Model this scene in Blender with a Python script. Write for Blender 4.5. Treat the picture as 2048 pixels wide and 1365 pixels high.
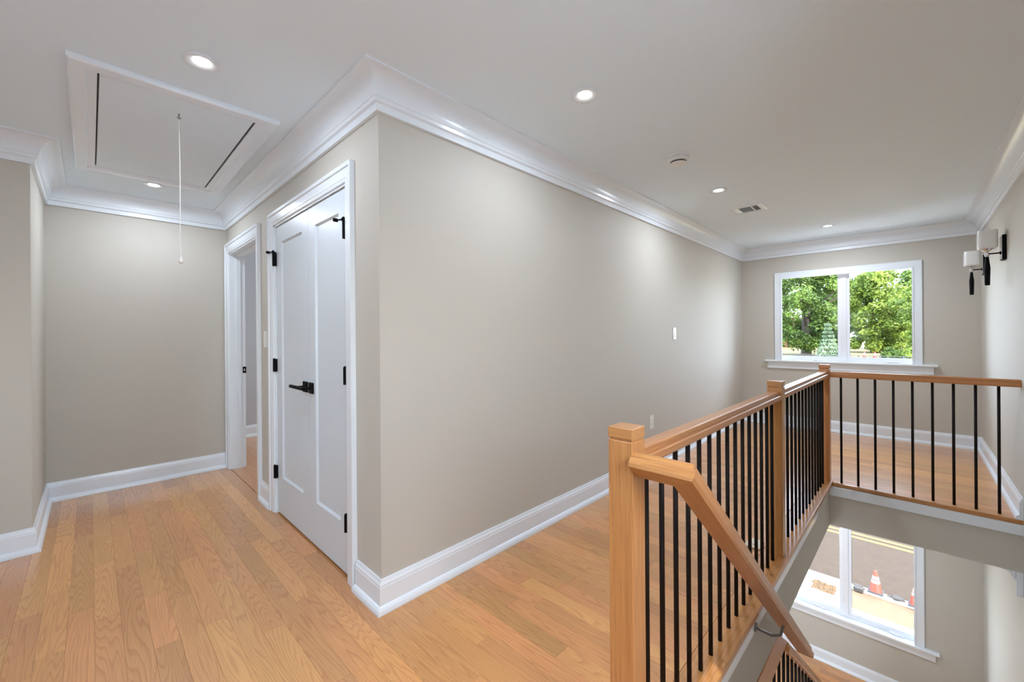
import bpy, bmesh, math, random
import numpy as np
from mathutils import Vector, Matrix, Euler

for o in list(bpy.data.objects): bpy.data.objects.remove(o, do_unlink=True)
SC = bpy.context.scene
COL = SC.collection
PI = math.pi
random.seed(7)

# ------------------------------------------------------------------ camera, world, sun, exposure
F, YAW, ROLL = 820.57, 0.7719, -0.0071
cam_pos = Vector((-0.9213, -1.7391, 1.26))
fw = Vector((math.cos(YAW), math.sin(YAW), 0)); rt = Vector((math.sin(YAW), -math.cos(YAW), 0)); up = Vector((0, 0, 1))
r2 = rt * math.cos(ROLL) + up * math.sin(ROLL); u2 = -rt * math.sin(ROLL) + up * math.cos(ROLL)
cd = bpy.data.cameras.new('camera'); cam = bpy.data.objects.new('camera', cd); COL.objects.link(cam)
cd.sensor_width = 36; cd.sensor_fit = 'HORIZONTAL'; cd.lens = F / 2048 * 36
cd.shift_y = -13.469 / 2048; cd.clip_start = 0.02; cd.clip_end = 500
M = Matrix.Identity(4)
for i in range(3): M[i][0], M[i][1], M[i][2], M[i][3] = r2[i], u2[i], -fw[i], cam_pos[i]
cam.matrix_world = M
SC.camera = cam

wd = bpy.data.worlds.new('world'); SC.world = wd; wd.use_nodes = True
wn = wd.node_tree; bg = wn.nodes['Background']
sky = wn.nodes.new('ShaderNodeTexSky'); sky.sky_type = 'NISHITA'; sky.sun_disc = False
sky.sun_elevation = math.radians(52); sky.sun_rotation = math.radians(200); sky.altitude = 50; sky.air_density = 1.0; sky.dust_density = 3.0; sky.ozone_density = 1.0
hz = wn.nodes.new('ShaderNodeMix'); hz.data_type = 'RGBA'; hz.inputs['Factor'].default_value = 0.8       # bright hazy cloud over the blue
hz.inputs['B'].default_value = (1.34, 1.60, 1.95, 1)
wn.links.new(sky.outputs[0], hz.inputs['A']); wn.links.new(hz.outputs['Result'], bg.inputs[0]); bg.inputs[1].default_value = 4.4

sd = bpy.data.lights.new('sun', 'SUN'); sd.energy = 3.0; sd.angle = math.radians(0.6); sd.color = (1.0, 0.95, 0.86)
sun = bpy.data.objects.new('sun', sd); COL.objects.link(sun)
sun.rotation_euler = Vector((0.45, 0.62, -1.0)).to_track_quat('-Z', 'Y').to_euler()

vs = SC.view_settings
vs.view_transform = 'Standard'; vs.look = 'None'; vs.gamma = 1; vs.use_curve_mapping = False; vs.exposure = 0.39

def area(name, loc, direction, sx, sy, watts, color=(1, 1, 1)):
    d = bpy.data.lights.new(name, 'AREA'); d.shape = 'RECTANGLE'; d.size = sx; d.size_y = sy; d.energy = watts; d.color = color
    o = bpy.data.objects.new(name, d); COL.objects.link(o); o.location = loc
    o.rotation_euler = Vector(direction).to_track_quat('-Z', 'Y').to_euler()
    return o
area('bedroom_fill', (2.62, 3.6, 1.4), (-1, 0, 0.0), 1.0, 1.2, 26, (0.92, 0.96, 1.0))  # added fill brightening the room behind the doorway; no window there
# unseen fill added outside the lower back window to brighten the lower storey
area('lower_window_fill', (-3.75, -1.0, -1.5), (1, 0, 0.0), 2.0, 1.6, 90, (0.84, 0.94, 1.08))
LAMP_W = 6
LAMP_C = (0.86, 0.95, 1.10)

# ------------------------------------------------------------------ key dimensions (metres)
L, WR, D, XJ, YJ = 5.597, 2.265, 2.993, -1.163, 1.965
ZC, ZL, XB = 2.432, -2.948, -3.4          # ceiling, lower floor, back wall

# ------------------------------------------------------------------ node helpers / materials
def mat(name):
    m = bpy.data.materials.new(name); m.use_nodes = True
    return m, m.node_tree, m.node_tree.nodes['Principled BSDF']
def N(nt, t, **kw):
    n = nt.nodes.new(t)
    for k, v in kw.items(): setattr(n, k, v)
    return n
def simple(name, col, rough=0.5, metal=0.0, spec=0.5, bump=0.0, bscale=200, vary=0.0, coat=0.0):
    m, nt, b = mat(name)
    b.inputs['Base Color'].default_value = (*col, 1); b.inputs['Roughness'].default_value = rough
    b.inputs['Metallic'].default_value = metal; b.inputs['Specular IOR Level'].default_value = spec
    b.inputs['Coat Weight'].default_value = coat
    tc = N(nt, 'ShaderNodeTexCoord')
    if vary:
        nz = N(nt, 'ShaderNodeTexNoise'); nz.inputs['Scale'].default_value = 6; nz.inputs['Detail'].default_value = 4
        nt.links.new(tc.outputs['Object'], nz.inputs['Vector'])
        mx = N(nt, 'ShaderNodeMix', data_type='RGBA')
        mx.inputs['A'].default_value = (*[c * (1 - vary) for c in col], 1); mx.inputs['B'].default_value = (*[min(1, c * (1 + vary)) for c in col], 1)
        nt.links.new(nz.outputs['Fac'], mx.inputs['Factor']); nt.links.new(mx.outputs['Result'], b.inputs['Base Color'])
    if bump:
        n2 = N(nt, 'ShaderNodeTexNoise'); n2.inputs['Scale'].default_value = bscale; n2.inputs['Detail'].default_value = 3
        nt.links.new(tc.outputs['Object'], n2.inputs['Vector'])
        bp = N(nt, 'ShaderNodeBump'); bp.inputs['Strength'].default_value = bump; bp.inputs['Distance'].default_value = 0.001
        nt.links.new(n2.outputs['Fac'], bp.inputs['Height']); nt.links.new(bp.outputs['Normal'], b.inputs['Normal'])
    return m
def emit(name, col, strength):
    m, nt, b = mat(name)
    b.inputs['Base Color'].default_value = (*col, 1); b.inputs['Emission Color'].default_value = (*col, 1); b.inputs['Emission Strength'].default_value = strength
    return m
def s2l(r, g, b): return tuple(((c / 255) / 12.92 if c / 255 <= 0.04045 else ((c / 255 + 0.055) / 1.055) ** 2.4) for c in (r, g, b))

def wood(name, light, dark, deep, rough=0.3, vary=0.16, freq=14.0, coat=0.35, stretch=0.9, pore=0.5, across=7.0, grain=0.45):
    """oak: grain runs along the object's local Y; contour lines of stretched noise make cathedral figure"""
    m, nt, b = mat(name)
    tc = N(nt, 'ShaderNodeTexCoord'); oi = N(nt, 'ShaderNodeObjectInfo')
    mul = N(nt, 'ShaderNodeMath', operation='MULTIPLY'); mul.inputs[1].default_value = 57.0; nt.links.new(oi.outputs['Random'], mul.inputs[0])
    cmb = N(nt, 'ShaderNodeCombineXYZ'); nt.links.new(mul.outputs[0], cmb.inputs[0]); nt.links.new(mul.outputs[0], cmb.inputs[1]); nt.links.new(mul.outputs[0], cmb.inputs[2])
    add = N(nt, 'ShaderNodeVectorMath', operation='ADD'); nt.links.new(tc.outputs['Object'], add.inputs[0]); nt.links.new(cmb.outputs[0], add.inputs[1])
    mp = N(nt, 'ShaderNodeMapping'); mp.inputs['Scale'].default_value = (across, stretch, across); nt.links.new(add.outputs[0], mp.inputs['Vector'])
    n1 = N(nt, 'ShaderNodeTexNoise'); n1.inputs['Scale'].default_value = 1.0; n1.inputs['Detail'].default_value = 2.2; n1.inputs['Roughness'].default_value = 0.45
    nt.links.new(mp.outputs[0], n1.inputs['Vector'])
    m2 = N(nt, 'ShaderNodeMath', operation='MULTIPLY'); m2.inputs[1].default_value = freq; nt.links.new(n1.outputs['Fac'], m2.inputs[0])
    fr = N(nt, 'ShaderNodeMath', operation='FRACT'); nt.links.new(m2.outputs[0], fr.inputs[0])
    rp = N(nt, 'ShaderNodeValToRGB'); nt.links.new(fr.outputs[0], rp.inputs[0])
    e = rp.color_ramp.elements
    e[0].position = 0.0; e[0].color = (0, 0, 0, 1); e[1].position = 1.0; e[1].color = (0.75, 0.75, 0.75, 1)
    k = rp.color_ramp.elements.new(0.55); k.color = (0.12, 0.12, 0.12, 1)
    k = rp.color_ramp.elements.new(0.88); k.color = (1, 1, 1, 1)
    # fine pores
    mp2 = N(nt, 'ShaderNodeMapping'); mp2.inputs['Scale'].default_value = (420, 9, 420); nt.links.new(add.outputs[0], mp2.inputs['Vector'])
    n2 = N(nt, 'ShaderNodeTexNoise'); n2.inputs['Scale'].default_value = 1.0; n2.inputs['Detail'].default_value = 2; nt.links.new(mp2.outputs[0], n2.inputs['Vector'])
    pr = N(nt, 'ShaderNodeMapRange'); pr.inputs['From Min'].default_value = 0.45; pr.inputs['From Max'].default_value = 0.75; nt.links.new(n2.outputs['Fac'], pr.inputs['Value'])
    # broad tone drift
    mp3 = N(nt, 'ShaderNodeMapping'); mp3.inputs['Scale'].default_value = (3.0, 0.7, 3.0); nt.links.new(add.outputs[0], mp3.inputs['Vector'])
    n3 = N(nt, 'ShaderNodeTexNoise'); n3.inputs['Scale'].default_value = 1.0; n3.inputs['Detail'].default_value = 1; nt.links.new(mp3.outputs[0], n3.inputs['Vector'])
    mxA = N(nt, 'ShaderNodeMix', data_type='RGBA'); mxA.inputs['A'].default_value = (*light, 1); mxA.inputs['B'].default_value = (*dark, 1)
    gf = N(nt, 'ShaderNodeMath', operation='MULTIPLY'); gf.inputs[1].default_value = grain; nt.links.new(rp.outputs['Color'], gf.inputs[0])
    nt.links.new(gf.outputs[0], mxA.inputs['Factor'])
    mxB = N(nt, 'ShaderNodeMix', data_type='RGBA'); nt.links.new(mxA.outputs['Result'], mxB.inputs['A']); mxB.inputs['B'].default_value = (*deep, 1)
    pf = N(nt, 'ShaderNodeMath', operation='MULTIPLY'); pf.inputs[1].default_value = pore; nt.links.new(pr.outputs[0], pf.inputs[0]); nt.links.new(pf.outputs[0], mxB.inputs['Factor'])
    # per-piece value and hue
    hs = N(nt, 'ShaderNodeHueSaturation'); nt.links.new(mxB.outputs['Result'], hs.inputs['Color'])
    mr = N(nt, 'ShaderNodeMapRange'); mr.inputs['To Min'].default_value = 1 - vary; mr.inputs['To Max'].default_value = 1 + vary * 0.8; nt.links.new(oi.outputs['Random'], mr.inputs['Value'])
    ad = N(nt, 'ShaderNodeMath', operation='ADD'); nt.links.new(mr.outputs[0], ad.inputs[0])
    dr = N(nt, 'ShaderNodeMapRange'); dr.inputs['To Min'].default_value = -0.14; dr.inputs['To Max'].default_value = 0.14; nt.links.new(n3.outputs['Fac'], dr.inputs['Value']); nt.links.new(dr.outputs[0], ad.inputs[1])
    nt.links.new(ad.outputs[0], hs.inputs['Value'])
    hm = N(nt, 'ShaderNodeMath', operation='FRACT'); m9 = N(nt, 'ShaderNodeMath', operation='MULTIPLY'); m9.inputs[1].default_value = 91.7; nt.links.new(oi.outputs['Random'], m9.inputs[0]); nt.links.new(m9.outputs[0], hm.inputs[0])
    hr = N(nt, 'ShaderNodeMapRange'); hr.inputs['To Min'].default_value = 0.4935; hr.inputs['To Max'].default_value = 0.5055; nt.links.new(hm.outputs[0], hr.inputs['Value']); nt.links.new(hr.outputs[0], hs.inputs['Hue'])
    nt.links.new(hs.outputs['Color'], b.inputs['Base Color'])
    b.inputs['Roughness'].default_value = rough; b.inputs['Specular IOR Level'].default_value = 0.4
    b.inputs['Coat Weight'].default_value = coat; b.inputs['Coat Roughness'].default_value = 0.16
    bp = N(nt, 'ShaderNodeBump'); bp.inputs['Strength'].default_value = 0.12; bp.inputs['Distance'].default_value = 0.0006
    nt.links.new(pr.outputs[0], bp.inputs['Height']); nt.links.new(bp.outputs['Normal'], b.inputs['Normal'])
    return m

WALL = simple('greige_wall_paint', s2l(201, 196, 185), 0.62, bump=0.12, bscale=260, vary=0.006, spec=0.35)
CEIL = simple('flat_white_ceiling_paint', s2l(234, 245, 252), 0.85, bump=0.08, bscale=220, spec=0.25)
TRIM = simple('semigloss_white_trim_paint', s2l(236, 242, 247), 0.24, spec=0.6, bump=0.03, bscale=90)
DOOR = simple('satin_white_door_paint', s2l(218, 226, 232), 0.34, spec=0.5, bump=0.03, bscale=90)
VINYL = simple('white_vinyl_frame', s2l(244, 245, 248), 0.35)
BLACK = simple('matt_black_hardware', (0.003, 0.003, 0.003), 0.55, spec=0.12)
BALM = simple('black_powder_coated_metal', (0.011, 0.007, 0.005), 0.6, spec=0.18)
STEEL = simple('brushed_nickel_bracket', (0.22, 0.21, 0.20), 0.35, metal=1.0)
CHROME = simple('polished_chrome', (0.7, 0.7, 0.7), 0.12, metal=1.0)
PLASTIC = simple('white_plastic_plate', s2l(236, 235, 230), 0.35)
SHADE = simple('opal_glass_shade', s2l(238, 238, 236), 0.22, coat=0.3)
DARKV = simple('dark_duct_metal', (0.05, 0.05, 0.052), 0.6)
CORD = simple('braided_white_cord', s2l(226, 222, 214), 0.8)
CREAM = simple('cream_plastic_plate', s2l(226, 214, 190), 0.5)
LENS = emit('lit_downlight_lens', (1.0, 0.985, 0.96), 22.0)
OAK = wood('red_oak_floor_finish', s2l(214, 156, 98), s2l(184, 122, 72), s2l(142, 88, 48), rough=0.30, coat=0.75, vary=0.17, pore=0.25, stretch=0.55, across=7.5, freq=38, grain=0.55)
OAKR = wood('stained_oak_rail_finish', s2l(200, 142, 86), s2l(166, 106, 57), s2l(126, 76, 38), rough=0.36, vary=0.05, freq=9, pore=0.4, across=26, stretch=0.35, coat=0.3, grain=0.4)

def glass_mat():
    m = bpy.data.materials.new('clear_window_glass'); m.use_nodes = True; nt = m.node_tree; nt.nodes.clear()
    out = N(nt, 'ShaderNodeOutputMaterial'); tr = N(nt, 'ShaderNodeBsdfTransparent'); gl = N(nt, 'ShaderNodeBsdfGlossy'); gl.inputs['Roughness'].default_value = 0.02
    tr.inputs[0].default_value = (0.97, 0.98, 0.975, 1)
    fz = N(nt, 'ShaderNodeFresnel'); fz.inputs['IOR'].default_value = 1.12
    mx = N(nt, 'ShaderNodeMixShader'); nt.links.new(fz.outputs[0], mx.inputs[0]); nt.links.new(tr.outputs[0], mx.inputs[1]); nt.links.new(gl.outputs[0], mx.inputs[2]); nt.links.new(mx.outputs[0], out.inputs[0])
    return m
GLASS = glass_mat()

# ------------------------------------------------------------------ mesh helpers
class MB:
    def __init__(s): s.v = []; s.f = []
    def add(s, vs_, fs):
        b = len(s.v); s.v += [tuple(map(float, v)) for v in vs_]; s.f += [tuple(b + i for i in f) for f in fs]; return s
    def box(s, x0, x1, y0, y1, z0, z1):
        if x0 > x1: x0, x1 = x1, x0
        if y0 > y1: y0, y1 = y1, y0
        if z0 > z1: z0, z1 = z1, z0
        return s.hexa([(x0, y0), (x1, y0), (x1, y1), (x0, y1)], z0, z1)
    def hexa(s, q, z0, z1):
        """vertical prism on a counter-clockwise polygon"""
        n = len(q)
        vs_ = [(x, y, z0) for x, y in q] + [(x, y, z1) for x, y in q]
        fs = [tuple(range(n - 1, -1, -1)), tuple(range(n, 2 * n))] + [(i, (i + 1) % n, n + (i + 1) % n, n + i) for i in range(n)]
        return s.add(vs_, fs)
    def solid8(s, a, b):
        """a, b: two quads (lists of 4 points) joined into a solid"""
        return s.add(list(a) + list(b), [(3, 2, 1, 0), (4, 5, 6, 7), (0, 1, 5, 4), (1, 2, 6, 5), (2, 3, 7, 6), (3, 0, 4, 7)])
    def tube(s, pts, r, n=10, caps=True):
        pts = [Vector(p) for p in pts]; rs = r if isinstance(r, (list, tuple)) else [r] * len(pts)
        rings = []
        t0 = (pts[1] - pts[0]).normalized()
        ref = Vector((0, 0, 1)) if abs(t0.z) < 0.9 else Vector((1, 0, 0))
        a = t0.cross(ref).normalized()
        for i, p in enumerate(pts):
            t = (pts[min(i + 1, len(pts) - 1)] - pts[max(i - 1, 0)]).normalized()
            a = (a - t * a.dot(t)).normalized(); b_ = t.cross(a)
            rings.append([p + (a * math.cos(2 * PI * k / n) + b_ * math.sin(2 * PI * k / n)) * rs[i] for k in range(n)])
        vs_ = [v for rg in rings for v in rg]; fs = []
        for i in range(len(pts) - 1):
            for k in range(n): fs.append((i * n + k, i * n + (k + 1) % n, (i + 1) * n + (k + 1) % n, (i + 1) * n + k))
        if caps: fs.append(tuple(range(n - 1, -1, -1))); fs.append(tuple((len(pts) - 1) * n + k for k in range(n)))
        return s.add(vs_, fs)
    def lathe(s, c, prof, n=32, sx=1.0, sy=1.0):
        """prof: list of (radius, z) revolved around the vertical through c"""
        vs_ = []; fs = []
        for r, z in prof:
            for k in range(n): vs_.append((c[0] + sx * r * math.cos(2 * PI * k / n), c[1] + sy * r * math.sin(2 * PI * k / n), c[2] + z))
        for i in range(len(prof) - 1):
            for k in range(n): fs.append((i * n + k, i * n + (k + 1) % n, (i + 1) * n + (k + 1) % n, (i + 1) * n + k))
        fs.append(tuple(range(n - 1, -1, -1))); fs.append(tuple((len(prof) - 1) * n + k for k in range(n)))
        return s.add(vs_, fs)
    def sweep(s, pts, nrm, prof, i0=0, i1=None, closed=False, ends=None):
        """sweep prof [(w, h)] along planar polyline; w is measured to the left of travel (nrm x t), h along nrm; joints mitred.
        only segments i0..i1 are built, but mitres use the whole line"""
        pts = [Vector(p) for p in pts]; nrm = Vector(nrm).normalized(); n = len(pts)
        segs = n if closed else n - 1
        dirs = [(pts[(i + 1) % n] - pts[i]).normalized() for i in range(segs)]
        perp = [nrm.cross(d) for d in dirs]
        def mit(i):
            if closed: a, b_ = perp[(i - 1) % segs], perp[i % segs]
            else: a, b_ = perp[max(i - 1, 0)], perp[min(i, segs - 1)]
            return (a + b_) / (1 + a.dot(b_))
        if i1 is None: i1 = segs
        k = len(prof); vs_ = []; fs = []
        for i in range(i0, i1 + 1):
            m_ = mit(i)
            for w, h in prof: vs_.append(pts[i % n] + m_ * w + nrm * h)
        for i in range(i1 - i0):
            for j in range(k): fs.append((i * k + j, i * k + (j + 1) % k, (i + 1) * k + (j + 1) % k, (i + 1) * k + j))
        fs.append(tuple(range(k - 1, -1, -1))); fs.append(tuple((i1 - i0) * k + j for j in range(k)))
        return s.add(vs_, fs)

def ob(name, mb, m, parent=None, grain=None, smooth=False, bevel=0.0, seg=2, kind=None, label=None):
    """link one mesh object. grain = direction that becomes the object's local Y (wood)"""
    me = bpy.data.meshes.new(name)
    vs_ = mb.v
    ctr = None
    o = bpy.data.objects.new(name, me); COL.objects.link(o)
    A = np.array(vs_)
    ctr = Vector(((A.min(0) + A.max(0)) / 2).tolist())
    if grain is not None:
        y = Vector(grain).normalized(); z = Vector((0, 0, 1)) if abs(y.z) < 0.9 else Vector((1, 0, 0))
        x = y.cross(z).normalized(); z = x.cross(y)
        R = Matrix((x, y, z)).transposed()
    else: R = Matrix.Identity(3)
    Ri = R.transposed()
    me.from_pydata([tuple(Ri @ (Vector(v) - ctr)) for v in vs_], [], mb.f)
    bm = bmesh.new(); bm.from_mesh(me); bmesh.ops.recalc_face_normals(bm, faces=bm.faces); bm.to_mesh(me); bm.free()
    if m is not None: me.materials.append(m)
    Mw = R.to_4x4(); Mw.translation = ctr
    if parent is not None:
        o.parent = parent
        o.matrix_parent_inverse = Matrix.Identity(4)
        o.matrix_basis = world(parent).inverted() @ Mw
    else: o.matrix_basis = Mw
    if smooth:
        for p in me.polygons: p.use_smooth = True
        md = o.modifiers.new('es', 'EDGE_SPLIT'); md.split_angle = math.radians(38)
    if bevel:
        md = o.modifiers.new('bv', 'BEVEL'); md.width = bevel; md.segments = seg; md.limit_method = 'ANGLE'; md.angle_limit = math.radians(40)
    if kind: o['kind'] = kind
    if label: o['label'] = label
    return o
def world(o):
    Mw = o.matrix_basis.copy(); p = o.parent
    while p is not None: Mw = p.matrix_basis @ Mw; p = p.parent
    return Mw
def thing(name, loc, label, cat, group=None, rotz=0.0):
    o = bpy.data.objects.new(name, None); COL.objects.link(o); o.empty_display_size = 0.1
    o.matrix_basis = Matrix.Translation(Vector(loc)) @ Matrix.Rotation(rotz, 4, 'Z')
    o['label'] = label; o['category'] = cat
    if group: o['group'] = group
    return o
def struct(name, mb, m, **kw):
    return ob(name, mb, m, kind='structure', **kw)
def sroot(name, loc, label=None):
    o = bpy.data.objects.new(name, None); COL.objects.link(o); o.empty_display_size = 0.1; o.matrix_basis = Matrix.Translation(Vector(loc)); o['kind'] = 'structure'
    if label: o['label'] = label
    return o
def dup(root, loc, label=None, group=None, rotz=None):
    r = root.copy(); COL.objects.link(r)
    Mw = root.matrix_basis.copy()
    if rotz is not None: Mw = Matrix.Rotation(rotz, 4, 'Z')
    Mw.translation = Vector(loc); r.matrix_basis = Mw
    if label: r['label'] = label
    if group: r['group'] = group
    for ch in [c for c in bpy.data.objects if c.parent == root]:
        c = ch.copy(); COL.objects.link(c); c.parent = r
        for g in [q for q in bpy.data.objects if q.parent == ch]:
            d = g.copy(); COL.objects.link(d); d.parent = c
    return r

# ================================================================== SETTING: walls
T = 0.12
def side_y(x): return -1.231 - 0.0097 * (x - 0.7)        # stairwell edge of the hall floor (its nosing is not quite square to the hall)
XH0, XH1 = 0.12, 3.395                            # stairwell opening in x
W_lo, W_hi = (-0.405, -1.828)                     # window rough opening in y
Z1b, Z1t = 0.885, 2.062
Z2b, Z2t = -2.300, -0.95

struct('wall_left', MB().box(XB - T, XJ, YJ, D + T, 0, ZC), WALL, bevel=0.006)
struct('wall_end', MB().box(XJ, 0.0, D, D + T, 0, ZC), WALL)
# closet wall with the double-door and doorway openings
OY0, OY1, OZ = 0.325, 1.525, 2.052                # closet opening
P0, P1, PZ = 1.945, 2.895, 2.052                  # doorway opening
w = MB()
w.box(0, T, 0, OY0, 0, ZC).box(0, T, OY0, OY1, OZ, ZC).box(0, T, OY1, P0, 0, ZC).box(0, T, P0, P1, PZ, ZC).box(0, T, P1, D + T, 0, ZC)
struct('wall_closet', w, WALL)
struct('wall_long', MB().box(T, L + 0.16, 0, T, ZL, ZC), WALL)
w = MB()
for zb, zt, z0, z1 in ((Z1b, Z1t, -0.6, ZC), (Z2b, Z2t, ZL, -0.6)):
    w.box(L, L + 0.16, W_lo, 0.0, z0, z1).box(L, L + 0.16, -WR - T, W_hi, z0, z1).box(L, L + 0.16, W_hi, W_lo, z0, zb).box(L, L + 0.16, W_hi, W_lo, zt, z1)
struct('wall_window', w, WALL)
SX0, SX1, SZ0, SZ1 = -0.95, 0.0, 1.15, 1.95             # unseen window opening added right of the photographer to light the hall
struct('wall_right', MB().box(SX1, L, -WR - T, -WR, ZL, ZC).box(XB - T, SX0, -WR - T, -WR, ZL, ZC).box(SX0, SX1, -WR - T, -WR, ZL, SZ0).box(SX0, SX1, -WR - T, -WR, SZ1, ZC), WALL)
w = MB()
w.box(XB - T, XB, -WR, -0.9, 0, ZC).box(XB - T, XB, 0.0, YJ, 0, ZC).box(XB - T, XB, -0.9, 0.0, 0, 0.95).box(XB - T, XB, -0.9, 0.0, 1.9, ZC)
w.box(XB - T, XB, -WR, -2.0, ZL, -0.3).box(XB - T, XB, 0.0, T, ZL, -0.3).box(XB - T, XB, -2.0, 0.0, ZL, -2.3).box(XB - T, XB, -2.0, 0.0, -0.7, -0.3)
struct('wall_back', w, WALL)
struct('wall_lower', MB().box(XB - T, T, 0, T, ZL, -0.3), WALL)
# closet and the room behind the doorway
ROOMW = simple('grey_bedroom_paint', s2l(196, 197, 200), 0.65, bump=0.1, bscale=260)
w = MB().box(T, 2.7, 1.70, 1.82, 0, ZC).box(2.7, 2.82, 0.12, 4.2, 0, ZC).box(T, 2.82, 4.2, 4.32, 0, ZC).box(0, T, D + T, 4.32, 0, ZC)
struct('wall_bedroom', w, ROOMW)

# ceiling
struct('ceiling', MB().box(XB - T, L + 0.16, -WR - T, 4.32, ZC, ZC + 0.14), CEIL)

# ------------------------------------------------------------------ floor slab and planks
slab = MB()
zb = -0.30
slab.box(XB - T, XH0, -WR, 0, zb, -0.019).box(XB - T, 0, 0, D, zb, -0.019).box(0, 2.82, 0, 4.32, zb, -0.019)
slab.hexa([(XH0, side_y(XH0) + 0.05), (XH1, side_y(XH1) + 0.05), (XH1, 0.0), (XH0, 0.0)], zb, -0.019)
slab.box(XH1 + 0.03, L, -WR, 0, zb, -0.019)
floor = struct('floor', slab, simple('plywood_subfloor', s2l(170, 140, 105), 0.8))

PW = 0.0832
plank_meshes = {}
def plank_mesh(w_, l_):
    key = (round(w_, 4), round(l_, 3))
    if key in plank_meshes: return plank_meshes[key]
    me = bpy.data.meshes.new('plank')
    a, b_, t, c = w_ / 2 - 0.00015, l_ / 2 - 0.00015, 0.019, 0.0005
    v = [(-a, -b_, -t), (a, -b_, -t), (a, b_, -t), (-a, b_, -t), (-a, -b_, -c), (a, -b_, -c), (a, b_, -c), (-a, b_, -c), (-a + c, -b_ + c, 0), (a - c, -b_ + c, 0), (a - c, b_ - c, 0), (-a + c, b_ - c, 0)]
    f = [(3, 2, 1, 0), (0, 1, 5, 4), (1, 2, 6, 5), (2, 3, 7, 6), (3, 0, 4, 7), (4, 5, 9, 8), (5, 6, 10, 9), (6, 7, 11, 10), (7, 4, 8, 11), (8, 9, 10, 11)]
    me.from_pydata(v, [], f); me.materials.append(OAK); plank_meshes[key] = me
    return me
rest = MB()
fl_inv = world(floor).inverted()
def lay(x0, x1, y0, y1, z, parent, rng, joined=False, lmin=0.45, lmax=1.35):
    y = y1; first = True
    while y - y0 > 0.001:
        l_ = rng.uniform(lmin, lmax)
        if first: l_ *= rng.uniform(0.35, 1.0); first = False
        l_ = round(l_, 2)
        if y - l_ < y0 + 0.25: l_ = y - y0
        dz = rng.uniform(-0.0003, 0.0)
        if joined: rest.box(x0 + .0005, x1 - .0005, y - l_ + .0005, y - .0005, z - 0.019, z + dz)
        else:
            o = bpy.data.objects.new('plank', plank_mesh(x1 - x0, l_)); COL.objects.link(o); o.parent = parent
            o.matrix_basis = world(parent).inverted() @ Matrix.Translation(Vector(((x0 + x1) / 2, y - l_ / 2, z + dz)))
        y -= l_
rng = random.Random(11)
XO0, XO1 = PW * 41, PW * 42                       # the border board at the far end is one plank wide
BI = -1.115                                        # inner edge of the border board along the stairwell
x = -0.001
x = 0.0
k = 0
rows = []
xx = 0.0 - PW * 41
while xx < L - 0.001:
    x0, x1 = xx, min(xx + PW, L); rows.append((x0, x1)); xx += PW
for x0, x1 in rows:
    xm = (x0 + x1) / 2
    top = D if xm > XJ else YJ
    if xm > 0: top = 0.0
    if x1 < XB: continue
    if xm < -1.42: lay(x0, x1, -WR, top, 0.0, floor, rng, joined=True)
    elif xm < XH0 - 0.03: lay(x0, x1, -WR, top, 0.0, floor, rng)
    elif xm < XO1: lay(x0, x1, BI if xm < XO0 else side_y(XO0) + .0002, top, 0.0, floor, rng, lmin=0.4, lmax=1.1)
    else: lay(x0, x1, -WR, top, 0.0, floor, rng, lmin=0.6, lmax=1.5)
for i in range(12):                                # doorway threshold boards running into the bedroom
    lay(0.004 + i * PW, 0.004 + (i + 1) * PW, 1.85 if i else P0, 4.2 if i else P1, 0.0, floor, rng, joined=True)
for i in range(2):
    lay(i * PW * .72, (i + 1) * PW * .72, OY0, OY1, 0.0, floor, rng, joined=True)
ob('plank_field', rest, OAK, floor, grain=(0, 1, 0), kind='stuff')
# border boards round the stairwell
bz = -0.03
q = MB().hexa([(XH0 - 0.02, side_y(XH0)), (XO0, side_y(XO0)), (XO0, BI), (XH0 - 0.02, BI)], bz, 0.0005)
ob('nosing_board', q, OAKR, floor, grain=(1, 0, 0), bevel=0.004)
q = MB().hexa([(XO0 + .0002, side_y(XO0)), (XH1 - 0.018, -WR), (XO1, -WR), (XO1, side_y(XO0))], bz, 0.0005)
ob('nosing_board', q, OAKR, floor, grain=(0, 1, 0), bevel=0.004)
# lower storey floor
lowslab = MB().box(XB - T, L, -WR, 0, ZL - 0.2, ZL - 0.019)
floor2 = struct('floor_lower', lowslab, bpy.data.materials['plywood_subfloor'])
rest = MB()
for i in range(24):
    x1 = L - i * PW; lay(x1 - PW, x1, -WR, 0, ZL, floor2, rng)
xx = L - 24 * PW
while xx > XB: lay(max(XB, xx - PW), xx, -WR, 0, ZL, floor2, rng, joined=True); xx -= PW
ob('plank_field', rest, OAK, floor2, grain=(0, 1, 0), kind='stuff')

# ------------------------------------------------------------------ stairwell fascia
def fz(x): return -0.352      # lower edge of the side fascia
def fq(x, inset, z): return (x, side_y(x) + inset, z)
m_ = MB()
for xa, xb in ((XH0 - 0.3, 1.7), (1.7, XH1 + 0.02)):
    a = [fq(xa, .016, -0.03), fq(xa, .016, fz(xa)), fq(xa, .05, fz(xa)), fq(xa, .05, -0.03)]
    b_ = [fq(xb, .016, -0.03), fq(xb, .016, fz(xb)), fq(xb, .05, fz(xb)), fq(xb, .05, -0.03)]
    m_.solid8(a, b_)
struct('wall_stairwell_side', m_, WALL)
m_ = MB().box(XH1 - 0.008, XH1 + 0.03, -WR, side_y(XH1) + 0.05, -0.352, -0.03)
struct('wall_stairwell_end', m_, WALL)
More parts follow.
